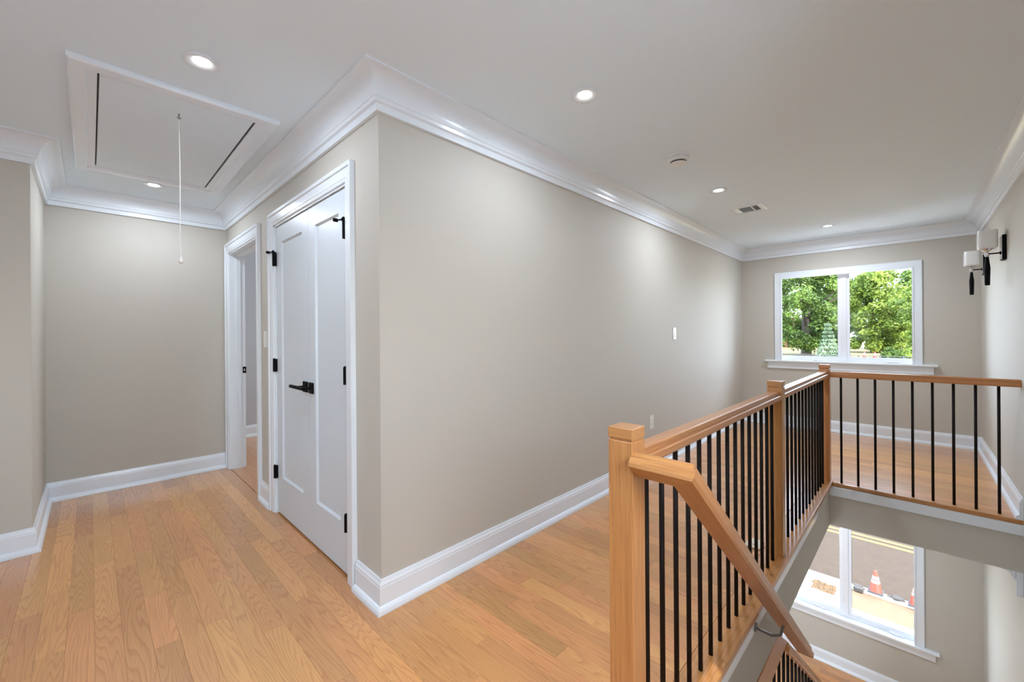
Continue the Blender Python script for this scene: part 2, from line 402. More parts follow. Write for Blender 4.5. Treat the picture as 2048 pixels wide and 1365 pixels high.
# white trim boards beneath the nosing
m_ = MB().solid8([fq(XH0 - .1, .002, -.03), fq(XH0 - .1, .002, -.075), fq(XH0 - .1, .0158, -.075), fq(XH0 - .1, .0158, -.03)],
                 [fq(2.75, .002, -.03), fq(2.75, .002, -.075), fq(2.75, .0158, -.075), fq(2.75, .0158, -.03)])
struct('trim_1', m_, TRIM)
struct('trim_2', MB().box(XH1 - 0.02, XH1 - 0.0082, -WR, side_y(XH1) + 0.014, -0.100, -0.0302), TRIM)

# ------------------------------------------------------------------ crown moulding and baseboards
crown = [(0, 0), (0.0, -0.154), (0.017, -0.154), (0.019, -0.122), (0.030, -0.116), (0.033, -0.100), (0.036, -0.098)]
for i in range(1, 8):
    a = i / 8 * PI / 2
    crown.append((0.036 + 0.070 * (1 - math.cos(a)), -0.098 + 0.088 * math.sin(a)))
crown += [(0.108, -0.010), (0.119, -0.009), (0.119, 0)]
# clockwise seen from above keeps the room on the right -> use negative w; here we travel with the room on the LEFT
ring = [(XB, YJ), (XB, -WR), (L, -WR), (L, 0), (0, 0), (0, D), (XJ, D), (XJ, YJ)]
ring3 = [(x_, y_, ZC) for x_, y_ in ring]
names = ['trim_%d' % (i + 3) for i in range(8)]
for i in range(8):
    m_ = MB().sweep(ring3, (0, 0, 1), crown, i, i + 1, closed=True)
    struct(names[i], m_, TRIM, smooth=True)
base = [(0, 0), (0.034, 0), (0.034, 0.008), (0.031, 0.020), (0.024, 0.030), (0.0165, 0.034), (0.0165, 0.112), (0.0145, 0.116), (0.0145, 0.124), (0.009, 0.134), (0.006, 0.146), (0, 0.146)]
def baseb(name, pts, z=0.0, segs=None):
    p3 = [(a, b_, z) for a, b_ in pts]
    return struct(name, MB().sweep(p3, (0, 0, 1), base), TRIM)
def baseseg(name, pts, i, z=0.0):
    p3 = [(a, b_, z) for a, b_ in pts]
    return struct(name, MB().sweep(p3, (0, 0, 1), base, i, i + 1), TRIM)
main = [(XH1 - 0.012, -WR), (L, -WR), (L, 0), (0, 0), (0, 0.236)]
for i, nm in enumerate(('baseboard_right', 'baseboard_window', 'baseboard_long', 'baseboard_corner')): baseseg(nm, main, i)
baseb('baseboard_closet', [(0, 1.612), (0, 1.858)])
endl = [(0, D - .0), (XJ, D), (XJ, YJ), (XB, YJ)]
endl[0] = (-0.026, D)
for i, nm in enumerate(('baseboard_end', 'baseboard_jog', 'baseboard_left')): baseseg(nm, endl, i)
baseb('baseboard_back', [(XB, YJ - .04), (XB, -WR)]); baseb('baseboard_rear', [(XB + .04, -WR), (XH0 - 0.02, -WR)])
lowl = [(3.62, -WR), (L, -WR), (L, 0), (XB, 0)]
for i, nm in enumerate(('baseboard_lower_right', 'baseboard_lower_window', 'baseboard_lower_long')): baseseg(nm, lowl, i, ZL)
baseb('baseboard_bedroom', [(T, 4.2 - .0), (T, 3.02)])
baseb('baseboard_bedroom_far', [(2.7, 4.2), (T + .04, 4.2)])
# crown of the lower ceiling, cut off square below the landing at the right wall
m_ = MB().sweep([(XH1 - 0.006, -WR + .034, -0.3525), (L, -WR + .034, -0.3525), (L, 0, -0.3525)], (0, 0, 1), [(a * .5, b_ * .36) for a, b_ in crown], 0, 1); struct('trim_11', m_, TRIM, smooth=True)
struct('trim_12', MB().box(XH1 - 0.01, XH1 + 0.018, -WR, -WR + 0.032, -0.515, -0.3525), TRIM, bevel=0.003)
struct('ceiling_lower', MB().box(XH1 + 0.0305, L, -WR, 0, -0.352, -0.3005), CEIL)

# ------------------------------------------------------------------ doors
casing = [(0, 0), (0, 0.011), (0.006, 0.014), (0.016, 0.0145), (0.020, 0.017), (0.064, 0.018), (0.068, 0.024), (0.072, 0.0255), (0.088, 0.0255), (0.088, 0)]
def casing_set(parent, y0, y1, zt, reveal=0.005):
    """three mitred boards round an opening in the x=0 wall (room on the -x side)"""
    pts = [(0, y1 + reveal, 0), (0, y1 + reveal, zt + reveal), (0, y0 - reveal, zt + reveal), (0, y0 - reveal, 0)]
    # travel up, across, down with the opening on the right: outward = left of travel for normal (-1,0,0)
    for i in range(3):
        ob('casing', MB().sweep(pts, (-1, 0, 0), [(w_, h_) for w_, h_ in casing], i, i + 1), TRIM, parent)
def check_side():
    pts = [(0, 1, 0), (0, 1, 1)]; n_ = Vector((-1, 0, 0)); t = Vector((0, 0, 1)); return n_.cross(t)  # (0, 1, 0): away from the opening
d1 = sroot('door_1', (0, (OY0 + OY1) / 2, 0), 'white double closet doors with black hinges and levers')
casing_set(d1, OY0 + .012, OY1 - .012, OZ - .012)
jb = MB().box(-0.004, T, OY0, OY0 + .018, 0, OZ).box(-0.004, T, OY1 - .018, OY1, 0, OZ).box(-0.004, T, OY0, OY1, OZ - .018, OZ)
ob('jamb', jb, TRIM, d1)
ob('stop', MB().box(0.045, 0.058, OY0 + .018, OY0 + .03, 0, OZ - .018).box(0.045, 0.058, OY1 - .03, OY1 - .018, 0, OZ - .018).box(0.045, 0.058, OY0 + .018, OY1 - .018, OZ - .03, OZ - .018), TRIM, d1)
SEAM = 0.893
def leaf(y0, y1, hinge_low, hinge_y, sgn):
    """a one-panel shaker leaf; sgn +1: hinges on the low-y side"""
    zb_, zt_ = 0.014, OZ - .022
    st, tr, br = 0.105, 0.115, 0.255
    fx, bx = 0.006, 0.042
    lo, hi = y0, y1
    m_ = MB()
    pl, ph, pb, pt = lo + st, hi - st, zb_ + br, zt_ - tr
    m_.box(fx, bx, lo, pl, zb_, zt_).box(fx, bx, ph, hi, zb_, zt_).box(fx, bx, pl, ph, zb_, pb).box(fx, bx, pl, ph, pt, zt_)
    lf = ob('door_leaf', m_, DOOR, d1)
    # recessed flat panel with a sloped sticking all round
    sk = 0.011; dp = 0.011
    pn = MB(); a = [(fx, pl, pb), (fx, ph, pb), (fx, ph, pt), (fx, pl, pt)]; b_ = [(fx + dp, pl + sk, pb + sk), (fx + dp, ph - sk, pb + sk), (fx + dp, ph - sk, pt - sk), (fx + dp, pl + sk, pt - sk)]
    pn.add(a + b_, [(0, 1, 5, 4), (1, 2, 6, 5), (2, 3, 7, 6), (3, 0, 4, 7), (4, 5, 6, 7)])
    ob('door_panel', pn, DOOR, lf)
    for z in (0.295, 1.052, 1.803):
        h = MB().tube([(-0.012, hinge_y, z - .045), (-0.012, hinge_y, z + .045)], 0.0085, 10)
        h.box(-0.012, 0.008, hinge_y - .012, hinge_y + .012, z - .045, z + .045)
        h.tube([(-0.012, hinge_y, z + .045), (-0.012, hinge_y, z + .050)], 0.006, 8)
        ob('hinge', h, BLACK, lf)
    # hinge-pin door stop above the top hinge
    z = 1.853; s_ = 1 if sgn > 0 else -1
    dsm = MB().box(-0.016, 0.002, hinge_y - .010, hinge_y + .010, z - .004, z + .004)
    tip = (-0.030, hinge_y + .062, z + .006)
    dsm.tube([(-0.010, hinge_y, z), (-0.024, hinge_y + .02, z + .003), tip], 0.0042, 8)
    dsm.tube([(-0.022, hinge_y + .052, z + .006), (-0.044, hinge_y + .052, z + .006)], 0.0095, 10)
    dsm.tube([(-0.014, hinge_y + .020, z + .004), (-0.014, hinge_y - .004, z + .010)], 0.007, 8)
    ob('door_stop', dsm, BLACK, lf)
    ry = (SEAM - .048) if sgn > 0 else (SEAM + .048); rz = 0.945
    rs = MB().box(fx - .010, fx, ry - .0325, ry + .0325, rz - .0325, rz + .0325)
    ob('handle_rose', rs, BLACK, lf, bevel=0.0015)
    lv = MB().tube([(fx - .008, ry, rz), (fx - .050, ry, rz)], 0.0095, 12)
    lv.box(fx - .062, fx - .046, ry - .010, ry + .118, rz - .009, rz + .009)
    ob('lever_handle', lv, BLACK, lf, bevel=0.002)
    return lf
leaf(OY0 + .021, SEAM - .0015, None, OY0 + .0195, +1)
leaf(SEAM + .0015, OY1 - .021, None, OY1 - .0195, -1)

d2 = sroot('door_2', (0, (P0 + P1) / 2, 0), 'white cased doorway standing open to a grey room')
casing_set(d2, P0 + .012, P1 - .012, PZ - .012)
jb = MB().box(-0.004, T + .004, P0, P0 + .018, 0, PZ).box(-0.004, T + .004, P1 - .018, P1, 0, PZ).box(-0.004, T + .004, P0, P1, PZ - .018, PZ)
ob('jamb', jb, TRIM, d2)
ob('stop', MB().box(0.05, 0.085, P0 + .018, P0 + .03, 0, PZ - .018).box(0.05, 0.085, P1 - .03, P1 - .018, 0, PZ - .018).box(0.05, 0.085, P0 + .018, P1 - .018, PZ - .03, PZ - .018), TRIM, d2)
sp = MB().box(0.100, 0.128, P1 - .0205, P1 - .018, 0.905, 0.965)
spo = ob('strike_plate', sp, BLACK, d2)
ob('latch_hole', MB().box(0.108, 0.119, P1 - .0212, P1 - .0204, 0.924, 0.946), CHROME, spo)

# ------------------------------------------------------------------ windows
def window(name, zb_, zt_, label, ctop=True):
    wr = sroot(name, (L, (W_lo + W_hi) / 2, zb_), label)
    y0, y1 = W_hi, W_lo          # low, high y
    zb_ += 0.003
    cw = 0.086
    # flat casing boards with a small back band, mitred at the top
    prof = [(0, 0), (0, 0.014), (0.006, 0.018), (0.066, 0.018), (0.069, 0.024), (0.086, 0.025), (0.086, 0)]
    pts = [(L, y0 - .002, zb_), (L, y0 - .002, zt_ + .002), (L, y1 + .002, zt_ + .002), (L, y1 + .002, zb_)]
    for i in range(3): ob('casing', MB().sweep(pts, (-1, 0, 0), prof, i, i + 1), TRIM, wr)
    ob('window_sill', MB().box(L - 0.052, L + 0.10, y0 - .118, y1 + .118, zb_ - .024, zb_), TRIM, wr, bevel=0.005)
    ob('apron', MB().box(L - 0.018, L, y0 - .088, y1 + .088, zb_ - .112, zb_ - .0245), TRIM, wr, bevel=0.003)
    # jamb extension (reveal) and vinyl frame
    rv = MB().box(L, L + .155, y0, y0 + .010, zb_, zt_).box(L, L + .155, y1 - .010, y1, zb_, zt_).box(L, L + .155, y0 + .01, y1 - .01, zt_ - .010, zt_)
    ob('reveal', rv, TRIM, wr)
    fx0, fx1 = L + .055, L + .135
    mid = -1.131; mh = 0.030
    fr = MB().box(fx0, fx1, y0 + .010, y0 + .026, zb_ + .0005, zt_ - .010).box(fx0, fx1, y1 - .026, y1 - .010, zb_ + .0005, zt_ - .010)
    fr.box(fx0, fx1, y0 + .026, y1 - .026, zt_ - .024, zt_ - .010).box(fx0, fx1, y0 + .026, y1 - .026, zb_ + .0005, zb_ + .022)
    ob('frame', fr, VINYL, wr)
    ob('mullion', MB().box(fx0 - .008, fx1, mid - mh, mid + mh, zb_ + .0008, zt_ - .0102), VINYL, wr, bevel=0.003)
    for k_, (a, b_) in enumerate(((mid + mh, y1 - .026), (y0 + .026, mid - mh))):
        sx0, sx1 = fx0 + .012, fx1 - .012; sw = 0.028
        zb2, zt2 = zb_ + .0222, zt_ - .0242
        sh = MB().box(sx0, sx1, a + .0005, a + sw, zb2, zt2).box(sx0, sx1, b_ - sw, b_ - .0005, zb2, zt2).box(sx0, sx1, a + sw, b_ - sw, zt2 - sw + .008, zt2).box(sx0, sx1, a + sw, b_ - sw, zb2, zb2 + sw + .008)
        so = ob('sash', sh, VINYL, wr)
        gx = (sx0 + sx1) / 2
        ob('pane', MB().box(gx - .002, gx + .002, a + sw, b_ - sw, zb2 + sw + .008, zt2 - sw + .008), GLASS, so)
        gk = MB(); gl = .003
        ga, gb, gz0, gz1 = a + sw, b_ - sw, zb2 + sw + .008, zt2 - sw + .008
        gk.box(gx - .0045, gx - .0022, ga, ga + gl, gz0, gz1).box(gx - .0045, gx - .0022, gb - gl, gb, gz0, gz1).box(gx - .0045, gx - .0022, ga + gl, gb - gl, gz0, gz0 + gl)
        ob('gasket', gk, BLACK, so)
        # folding crank on the sill side of the frame, lock lever on the mullion
        cy = (a + b_) / 2 - 0.10
        cz = zb_ + .022
        ck = MB().box(fx0 - .016, fx0, cy - .045, cy + .045, zb_ + .003, zb_ + .022)
        ck.tube([(fx0 - .018, cy + .035, zb_ + .016), (fx0 - .032, cy + .02, zb_ + .018), (fx0 - .034, cy - .04, zb_ + .018), (fx0 - .026, cy - .07, zb_ + .016)], [.008, .007, .006, .008], 8)
        ob('crank_handle', ck, VINYL, wr, bevel=0.002)
        ly = mid + (mh - .006 if k_ == 0 else -mh + .006)
        ob('lock_lever', MB().box(fx0 - .018, fx0 - .008, ly - .005, ly + .005, zb_ + .17, zb_ + .30), VINYL, wr, bevel=0.002)
    return wr
window('window_1', Z1b, Z1t, 'white double casement window of the upper hall looking onto trees')
window('window_2', Z2b, Z2t, 'white double casement window of the lower storey looking onto the road')
# plain glazing of unseen windows added beside and behind the photographer for extra daylight
wr = sroot('fill_window_5', (-0.2, -WR, SZ0))
ob('frame', MB().box(SX0, SX0 + .05, -WR - .1, -WR, SZ0, SZ1).box(SX1 - .05, SX1, -WR - .1, -WR, SZ0, SZ1).box(SX0 + .05, SX1 - .05, -WR - .1, -WR, SZ0, SZ0 + .05).box(SX0 + .05, SX1 - .05, -WR - .1, -WR, SZ1 - .05, SZ1), VINYL, wr)
ob('pane', MB().box(SX0 + .05, SX1 - .05, -WR - .06, -WR - .055, SZ0 + .05, SZ1 - .05), GLASS, wr)
for nm, y0, y1, z0, z1 in (('fill_window_3', -0.9, 0.0, 0.95, 1.9), ('fill_window_4', -2.0, 0.0, -2.3, -0.7)):
    wr = sroot(nm, (XB, (y0 + y1) / 2, z0))
    fr = MB().box(XB - .1, XB, y0, y0 + .05, z0, z1).box(XB - .1, XB, y1 - .05, y1, z0, z1).box(XB - .1, XB, y0 + .05, y1 - .05, z0, z0 + .05).box(XB - .1, XB, y0 + .05, y1 - .05, z1 - .05, z1)
    ob('frame', fr, VINYL, wr)
    ob('pane', MB().box(XB - .06, XB - .055, y0 + .05, y1 - .05, z0 + .05, z1 - .05), GLASS, wr)

# ================================================================== THINGS
# ------------------------------------------------------------------ recessed downlights
def downlight(x_, y_, label, watts=None, z=ZC):
    t = thing('recessed_downlight', (x_, y_, z), label, 'ceiling light', 'recessed lights in the hall ceiling')
    ring_ = MB().lathe((x_, y_, z), [(0.064, 0.0), (0.0655, -0.004), (0.061, -0.0062), (0.050, -0.0052), (0.040, -0.0028), (0.034, -0.0005)], 40)
    ring_.f = ring_.f[:-2]
    ob('trim_ring', ring_, TRIM, t, smooth=True)
    ob('lens', MB().lathe((x_, y_, z), [(0.0345, -0.0002), (0.033, -0.0009), (0.02, -0.0014), (0.001, -0.0016)], 32), LENS, t, smooth=True)
    if True:
        d = bpy.data.lights.new('downlight_lamp', 'AREA'); d.shape = 'DISK'; d.size = 0.08; d.energy = watts or LAMP_W; d.color = LAMP_C
        lo = bpy.data.objects.new('downlight_lamp', d); COL.objects.link(lo); lo.parent = t; lo.matrix_basis = Matrix.Translation(Vector((0, 0, -0.012)))
    return t
downlight(-0.584, 0.424, 'round recessed ceiling light nearest the attic hatch, on its near side')
downlight(0.776, -0.597, 'round recessed ceiling light over the hall, nearest the outer wall corner')
downlight(2.687, -0.609, 'round recessed ceiling light between the smoke detector and the air vent', 9)
downlight(4.755, -1.082, 'small far recessed ceiling light just in front of the window wall', 13)
downlight(-0.575, 2.446, 'round recessed ceiling light beyond the attic hatch, close to the end wall')

def hall_lamp(x_, y_):                              # the same lamps go on behind the photographer
    d = bpy.data.lights.new('hall_lamp', 'AREA'); d.shape = 'DISK'; d.size = 0.08; d.energy = LAMP_W; d.color = LAMP_C
    lo = bpy.data.objects.new('hall_lamp', d); COL.objects.link(lo); lo.location = (x_, y_, ZC - .012)
hall_lamp(-0.584, -1.60); hall_lamp(-2.60, 0.42)
def lower_fill_light(x_, y_, z):  # unseen lights added under the lower ceiling to brighten that storey
    d = bpy.data.lights.new('lower_ceiling_fill', 'AREA'); d.shape = 'DISK'; d.size = 0.3; d.energy = 12; d.color = LAMP_C
    lo = bpy.data.objects.new('lower_ceiling_fill', d); COL.objects.link(lo); lo.location = (x_, y_, z)
for x_, y_, z in ((4.5, -0.9, -0.36), (2.2, -0.6, -0.31), (0.0, -0.7, -0.31)): lower_fill_light(x_, y_, z)
# ------------------------------------------------------------------ attic hatch
hx0, hx1, hy0, hy1 = -0.987, -0.195, 0.722, 2.302
px0, px1, py0, py1 = -0.889, -0.279, 0.846, 2.166
t = thing('attic_hatch', ((hx0 + hx1) / 2, (hy0 + hy1) / 2, ZC), 'white pull-down attic hatch framed in the ceiling, with a hanging cord', 'hatch')
prof = [(0, 0), (0, 0.020), (-0.008, 0.024), (-0.052, 0.024), (-0.056, 0.018), (-0.060, 0.013), (-0.092, 0.012), (-0.092, 0)]
rect = [(hx0, hy0, ZC), (hx0, hy1, ZC), (hx1, hy1, ZC), (hx1, hy0, ZC)]
for i in range(4):
    ob('hatch_casing', MB().sweep(rect, (0, 0, -1), [(-w_, h_) for w_, h_ in prof], i, i + 1, closed=True), TRIM, t)
ob('hatch_gap', MB().box(hx0 + .08, hx1 - .08, hy0 + .08, hy1 - .08, ZC - .0008, ZC - .0002), DARKV, t)
ob('hatch_panel', MB().box(-0.888, -0.297, hy0 + .0925, hy1 - .096, ZC - .009, ZC - .001), CEIL, t, bevel=0.001)
cx_, cy_ = -0.594, 0.991
hk = MB().tube([(cx_, cy_, ZC - .010), (cx_, cy_, ZC - .030)], 0.003, 8).tube([(cx_ - .008, cy_, ZC - .030), (cx_, cy_, ZC - .038), (cx_ + .008, cy_, ZC - .030)], 0.0025, 8)
ob('eye_hook', hk, STEEL, t)
cz = 1.655
cdm = MB().tube([(cx_, cy_, ZC - .036), (cx_ + .003, cy_, 2.1), (cx_ + .002, cy_ + .002, 1.8), (cx_ + .004, cy_ + .003, cz + .02)], 0.0022, 6)
co = ob('pull_cord', cdm, CORD, t)
ob('cord_knob', MB().lathe((cx_ + .004, cy_ + .003, cz), [(0.002, .024), (0.005, .020), (0.006, .012), (0.010, .004), (0.011, -.004), (0.007, -.011), (0.002, -.013)], 16), CORD, co, smooth=True)

# ------------------------------------------------------------------ smoke detector
sx, sy = 1.795, -0.640
t = thing('smoke_detector', (sx, sy, ZC), 'round white smoke detector on the ceiling', 'smoke detector')
ob('mounting_base', MB().lathe((sx, sy, ZC), [(0.066, 0), (0.067, -.010), (0.066, -.016), (0.055, -.017)], 40), PLASTIC, t, smooth=True)
ob('housing', MB().lathe((sx, sy, ZC), [(0.061, -.0172), (0.064, -.022), (0.064, -.036), (0.058, -.040), (0.054, -.0405)], 40), PLASTIC, t, smooth=True)
ob('sensor_slot', MB().lathe((sx, sy, ZC), [(0.050, -.0406), (0.049, -.049), (0.048, -.0495)], 32), DARKV, t, smooth=True)
ob('cover', MB().lathe((sx, sy, ZC), [(0.052, -.0496), (0.0515, -.053), (0.044, -.057), (0.01, -.059)], 40), PLASTIC, t, smooth=True)

# ------------------------------------------------------------------ ceiling air register
vx0, vx1, vy0, vy1 = 3.290, 3.545, -0.770, -0.500
t = thing('air_register', ((vx0 + vx1) / 2, (vy0 + vy1) / 2, ZC), 'white three-way metal air vent in the ceiling', 'vent')
ob('backing', MB().box(vx0 + .03, vx1 - .03, vy0 + .03, vy1 - .03, ZC - .0015, ZC - .0003), DARKV, t)
fr = MB().sweep([(vx0, vy0, ZC), (vx0, vy1, ZC), (vx1, vy1, ZC), (vx1, vy0, ZC)], (0, 0, -1), [(0, 0), (0, .003), (.008, .008), (.036, .009), (.038, .004), (.038, 0)], closed=True)
ob('face_frame', fr, TRIM, t)
ob('divider', MB().box(vx0 + .036, vx1 - .036, -0.580, -0.570, ZC - .0095, ZC - .0016), TRIM, t)
ob('divider', MB().box(vx0 + .036, vx1 - .036, -0.688, -0.678, ZC - .0095, ZC - .0016), TRIM, t)
lv = MB()
for k in range(6):
    y_ = -0.560 + k * .0075; lv.solid8([(vx0 + .038, y_, ZC - .009), (vx1 - .038, y_, ZC - .009), (vx1 - .038, y_ + .001, ZC - .009), (vx0 + .038, y_ + .001, ZC - .009)], [(vx0 + .038, y_ - .008, ZC - .0018), (vx1 - .038, y_ - .008, ZC - .0018), (vx1 - .038, y_ - .007, ZC - .0018), (vx0 + .038, y_ - .007, ZC - .0018)])
for k in range(5):
    y_ = -0.700 - k * .0085; lv.solid8([(vx0 + .038, y_, ZC - .009), (vx1 - .038, y_, ZC - .009), (vx1 - .038, y_ + .001, ZC - .009), (vx0 + .038, y_ + .001, ZC - .009)], [(vx0 + .038, y_ + .008, ZC - .0018), (vx1 - .038, y_ + .008, ZC - .0018), (vx1 - .038, y_ + .009, ZC - .0018), (vx0 + .038, y_ + .009, ZC - .0018)])
for k in range(9):
    x_ = vx0 + .046 + k * .020; lv.solid8([(x_, -.677, ZC - .009), (x_, -.581, ZC - .009), (x_ + .001, -.581, ZC - .009), (x_ + .001, -.677, ZC - .009)], [(x_ + .005, -.677, ZC - .0018), (x_ + .005, -.581, ZC - .0018), (x_ + .006, -.581, ZC - .0018), (x_ + .006, -.677, ZC - .0018)])
ob('louvres', lv, TRIM, t, kind='stuff')

# ------------------------------------------------------------------ wall sconces
def sconce(xc, label):
    W_ = -WR
    zc_ = 1.905
    t = thing('wall_sconce', (xc, W_, zc_), label, 'wall light', 'wall sconces beside the window')
    ob('backplate', MB().box(xc - .055, xc + .055, W_, W_ + .022, zc_ - .095, zc_ + .095), BLACK, t, bevel=0.002)
    ob('face_plate', MB().box(xc - .049, xc + .049, W_ + .0221, W_ + .0255, zc_ - .089, zc_ + .089), CHROME, t, bevel=0.001)
    ys = W_ + .094
    am = MB().tube([(xc, W_ + .020, zc_ - .038), (xc, ys, zc_ - .038)], 0.0055, 10)
    am.tube([(xc, W_ + .018, zc_ - .038), (xc, W_ + .030, zc_ - .038)], 0.013, 12)
    ob('arm', am, BLACK, t)
    ob('socket_cup', MB().lathe((xc, ys, zc_), [(0.010, -.060), (0.013, -.055), (0.013, -.030), (0.008, -.026), (0.012, -.018), (0.030, -.008), (0.040, -.002), (0.038, -.001)], 24), CHROME, t, smooth=True)
    # soft-cornered opal shade, open at the top
    hw, dp_, h0, h1, r_ = 0.083, 0.052, -0.002, 0.142, 0.022
    q = []
    for cxx, cyy, a0 in ((hw - r_, dp_ - r_, 0), (-hw + r_, dp_ - r_, 90), (-hw + r_, -dp_ + r_, 180), (hw - r_, -dp_ + r_, 270)):
        for k in range(5):
            a = math.radians(a0 + k * 22.5); q.append((cxx + r_ * math.cos(a), cyy + r_ * math.sin(a)))
    n = len(q); sh = MB()
    lay_ = [(0.86, h0 + .001), (0.97, h0 + .008), (1.0, h0 + .018), (1.0, h1 - .004), (0.985, h1), (0.95, h1), (0.93, h1 - .006), (0.93, h0 + .016), (0.5, h0 + .010)]
    vs_ = []; fs = []
    for s_, z in lay_:
        for a, b_ in q: vs_.append((xc + a * s_ * 0.85, ys + b_ * s_ , zc_ + z))
    for i in range(len(lay_) - 1):
        for k in range(n): fs.append((i * n + k, i * n + (k + 1) % n, (i + 1) * n + (k + 1) % n, (i + 1) * n + k))
    fs.append(tuple(range(n - 1, -1, -1))); fs.append(tuple((len(lay_) - 1) * n + k for k in range(n)))
    sh.add(vs_, fs)
    ob('glass_shade', sh, SHADE, t, smooth=True)
    ob('tapered_tail', MB().lathe((xc, ys, zc_), [(0.009, -.0605), (0.010, -.070), (0.013, -.105), (0.0175, -.150), (0.0165, -.200), (0.015, -.270), (0.014, -.285)], 20), BLACK, t, smooth=True)
    return t
sconce(4.02, 'black wall sconce with white glass shade, nearer to the camera and higher in view')
sconce(5.19, 'black wall sconce with white glass shade, nearer to the window and lower in view')

# ------------------------------------------------------------------ switches and outlet
def plate_y(name, xc, zc_, w_, h_, label, cat, kind):
    t = thing(name, (xc, 0, zc_), label, cat)
    ob('cover_plate', MB().box(xc - w_ / 2, xc + w_ / 2, -.006, 0, zc_ - h_ / 2, zc_ + h_ / 2), PLASTIC, t, bevel=0.002)
    if kind == 'switch':
        ob('rocker', MB().solid8([(xc - .017, -.0105, zc_ - .033), (xc + .017, -.0105, zc_ - .033), (xc + .017, -.006, zc_ - .033), (xc - .017, -.006, zc_ - .033)], [(xc - .017, -.0065, zc_ + .033), (xc + .017, -.0065, zc_ + .033), (xc + .017, -.006, zc_ + .033), (xc - .017, -.006, zc_ + .033)]), PLASTIC, t)
    else:
        ob('socket_face', MB().box(xc - .017, xc + .017, -.009, -.006, zc_ - .033, zc_ + .033), PLASTIC, t, bevel=0.001)
        sl = MB()
        for z in (-.018, .018):
            for dx in (-.007, .006): sl.box(xc + dx, xc + dx + .002, -.0094, -.009, zc_ + z - .004, zc_ + z + .006)
        ob('socket_slots', sl, DARKV, t, kind='stuff')
plate_y('light_switch', 3.245, 1.254, 0.075, 0.122, 'white light switch on the long beige wall', 'switch', 'switch')
plate_y('power_outlet', 2.715, 0.432, 0.075, 0.120, 'white power outlet low on the long wall behind the stair railing', 'outlet', 'outlet')
t = thing('light_switch', (0, 1.742, 1.235), 'white light switch squeezed between the closet doors and the open doorway', 'switch')
ob('cover_plate', MB().box(-.006, 0, 1.742 - .037, 1.742 + .037, 1.235 - .06, 1.235 + .06), PLASTIC, t, bevel=0.002)
ob('rocker', MB().solid8([(-.0105, 1.725, 1.202), (-.0105, 1.759, 1.202), (-.006, 1.759, 1.202), (-.006, 1.725, 1.202)], [(-.0065, 1.725, 1.268), (-.0065, 1.759, 1.268), (-.006, 1.759, 1.268), (-.006, 1.725, 1.268)]), PLASTIC, t)

# ------------------------------------------------------------------ cover plate on the floor behind the balusters
t = thing('floor_cover_plate', (1.83, -1.065, 0.0), 'small cream cover plate lying on the floor behind the balusters', 'cover plate')
q = MB().box(1.765, 1.885, -1.105, -1.025, 0.0008, 0.010); ob('plate', q, CREAM, t, bevel=0.003)
ob('screw', MB().lathe((1.80, -1.065, 0.010), [(0.005, 0), (0.005, .0012), (0.003, .0016)], 12), STEEL, t)
ob('screw', MB().lathe((1.855, -1.065, 0.010), [(0.005, 0), (0.005, .0012), (0.003, .0016)], 12), STEEL, t)

# ------------------------------------------------------------------ upper stair railing
RT = 0.930
def gy(x_): return -1.161 - 0.0142 * (x_ - 0.13)           # centre line of the long guard
railp = [(.019, 0), (.024, -.003), (.0255, -.017), (.0235, -.020), (.0325, -.021), (.036, -.024), (.036, -.042), (.031, -.050)]
railp = [(-a_, h_) for a_, h_ in railp] + railp[::-1]
guard = thing('stair_railing', (1.8, -1.19, 0), 'oak railing with black metal balusters and three square newel posts round the upper stairwell', 'railing')
NH = 0.0365
def newel(xc, yc, dz=0.0):
    p = ob('newel_post', MB().box(xc - NH, xc + NH, yc - NH, yc + NH, 0.0006, 0.949 + dz), OAKR, guard, grain=(0, 0, 1), bevel=0.0025)
    ob('neck', MB().box(xc - NH + .004, xc + NH - .004, yc - NH + .004, yc + NH - .004, 0.9492 + dz, 0.9538 + dz), OAKR, p, grain=(0, 0, 1))
    ob('cap', MB().box(xc - NH - .0005, xc + NH + .0005, yc - NH - .0005, yc + NH + .0005, 0.954 + dz, 0.984 + dz), OAKR, p, grain=(0, 1, 0), bevel=0.002)
    return p
N1 = (0.133, gy(0.133)); N2 = (1.800, gy(1.800)); N3 = (3.440, gy(3.44))
newel(*N1, 0.015); newel(*N2); newel(*N3)
bal_me = {}
def baluster(x_, y_, z0, z1, parent, r=0.0082):
    key = round(z1 - z0, 4)
    if key not in bal_me:
        mb = MB().tube([(0, 0, 0), (0, 0, z1 - z0)], r, 12)
        me = bpy.data.meshes.new('baluster'); me.from_pydata(mb.v, [], mb.f); me.materials.append(BALM)
        for p in me.polygons: p.use_smooth = len(p.vertices) == 4
        bal_me[key] = me
    o = bpy.data.objects.new('baluster', bal_me[key]); COL.objects.link(o); o.parent = parent
    o.matrix_basis = world(parent).inverted() @ Matrix.Translation(Vector((x_, y_, z0)))
def rail(a, b_, parent, name='handrail'):
    d = Vector(b_) - Vector(a)
    ob(name, MB().sweep([a, b_], (0, 0, 1), railp), OAKR, parent, grain=d, bevel=0.0012, seg=1)
rail((N1[0] + NH, N1[1], RT), (N2[0] - NH, N2[1], RT), guard)
rail((N2[0] + NH, N2[1], RT), (N3[0] - NH, N3[1], RT), guard)
rail((N3[0], N3[1] - NH, RT), (3.44, -WR + .0005, RT), guard)
for k in range(15): baluster(0.246 + 0.104 * k, gy(0.246 + 0.104 * k), 0.0006, RT - .0495, guard)
for k in range(15):
    x_ = 1.955 + 0.1135 * k
    if x_ < 3.385: baluster(x_, gy(x_), 0.0006, RT - .0495, guard)
for k in range(9): baluster(3.44, -1.316 - 0.1065 * k, 0.0006, RT - .0495, guard)

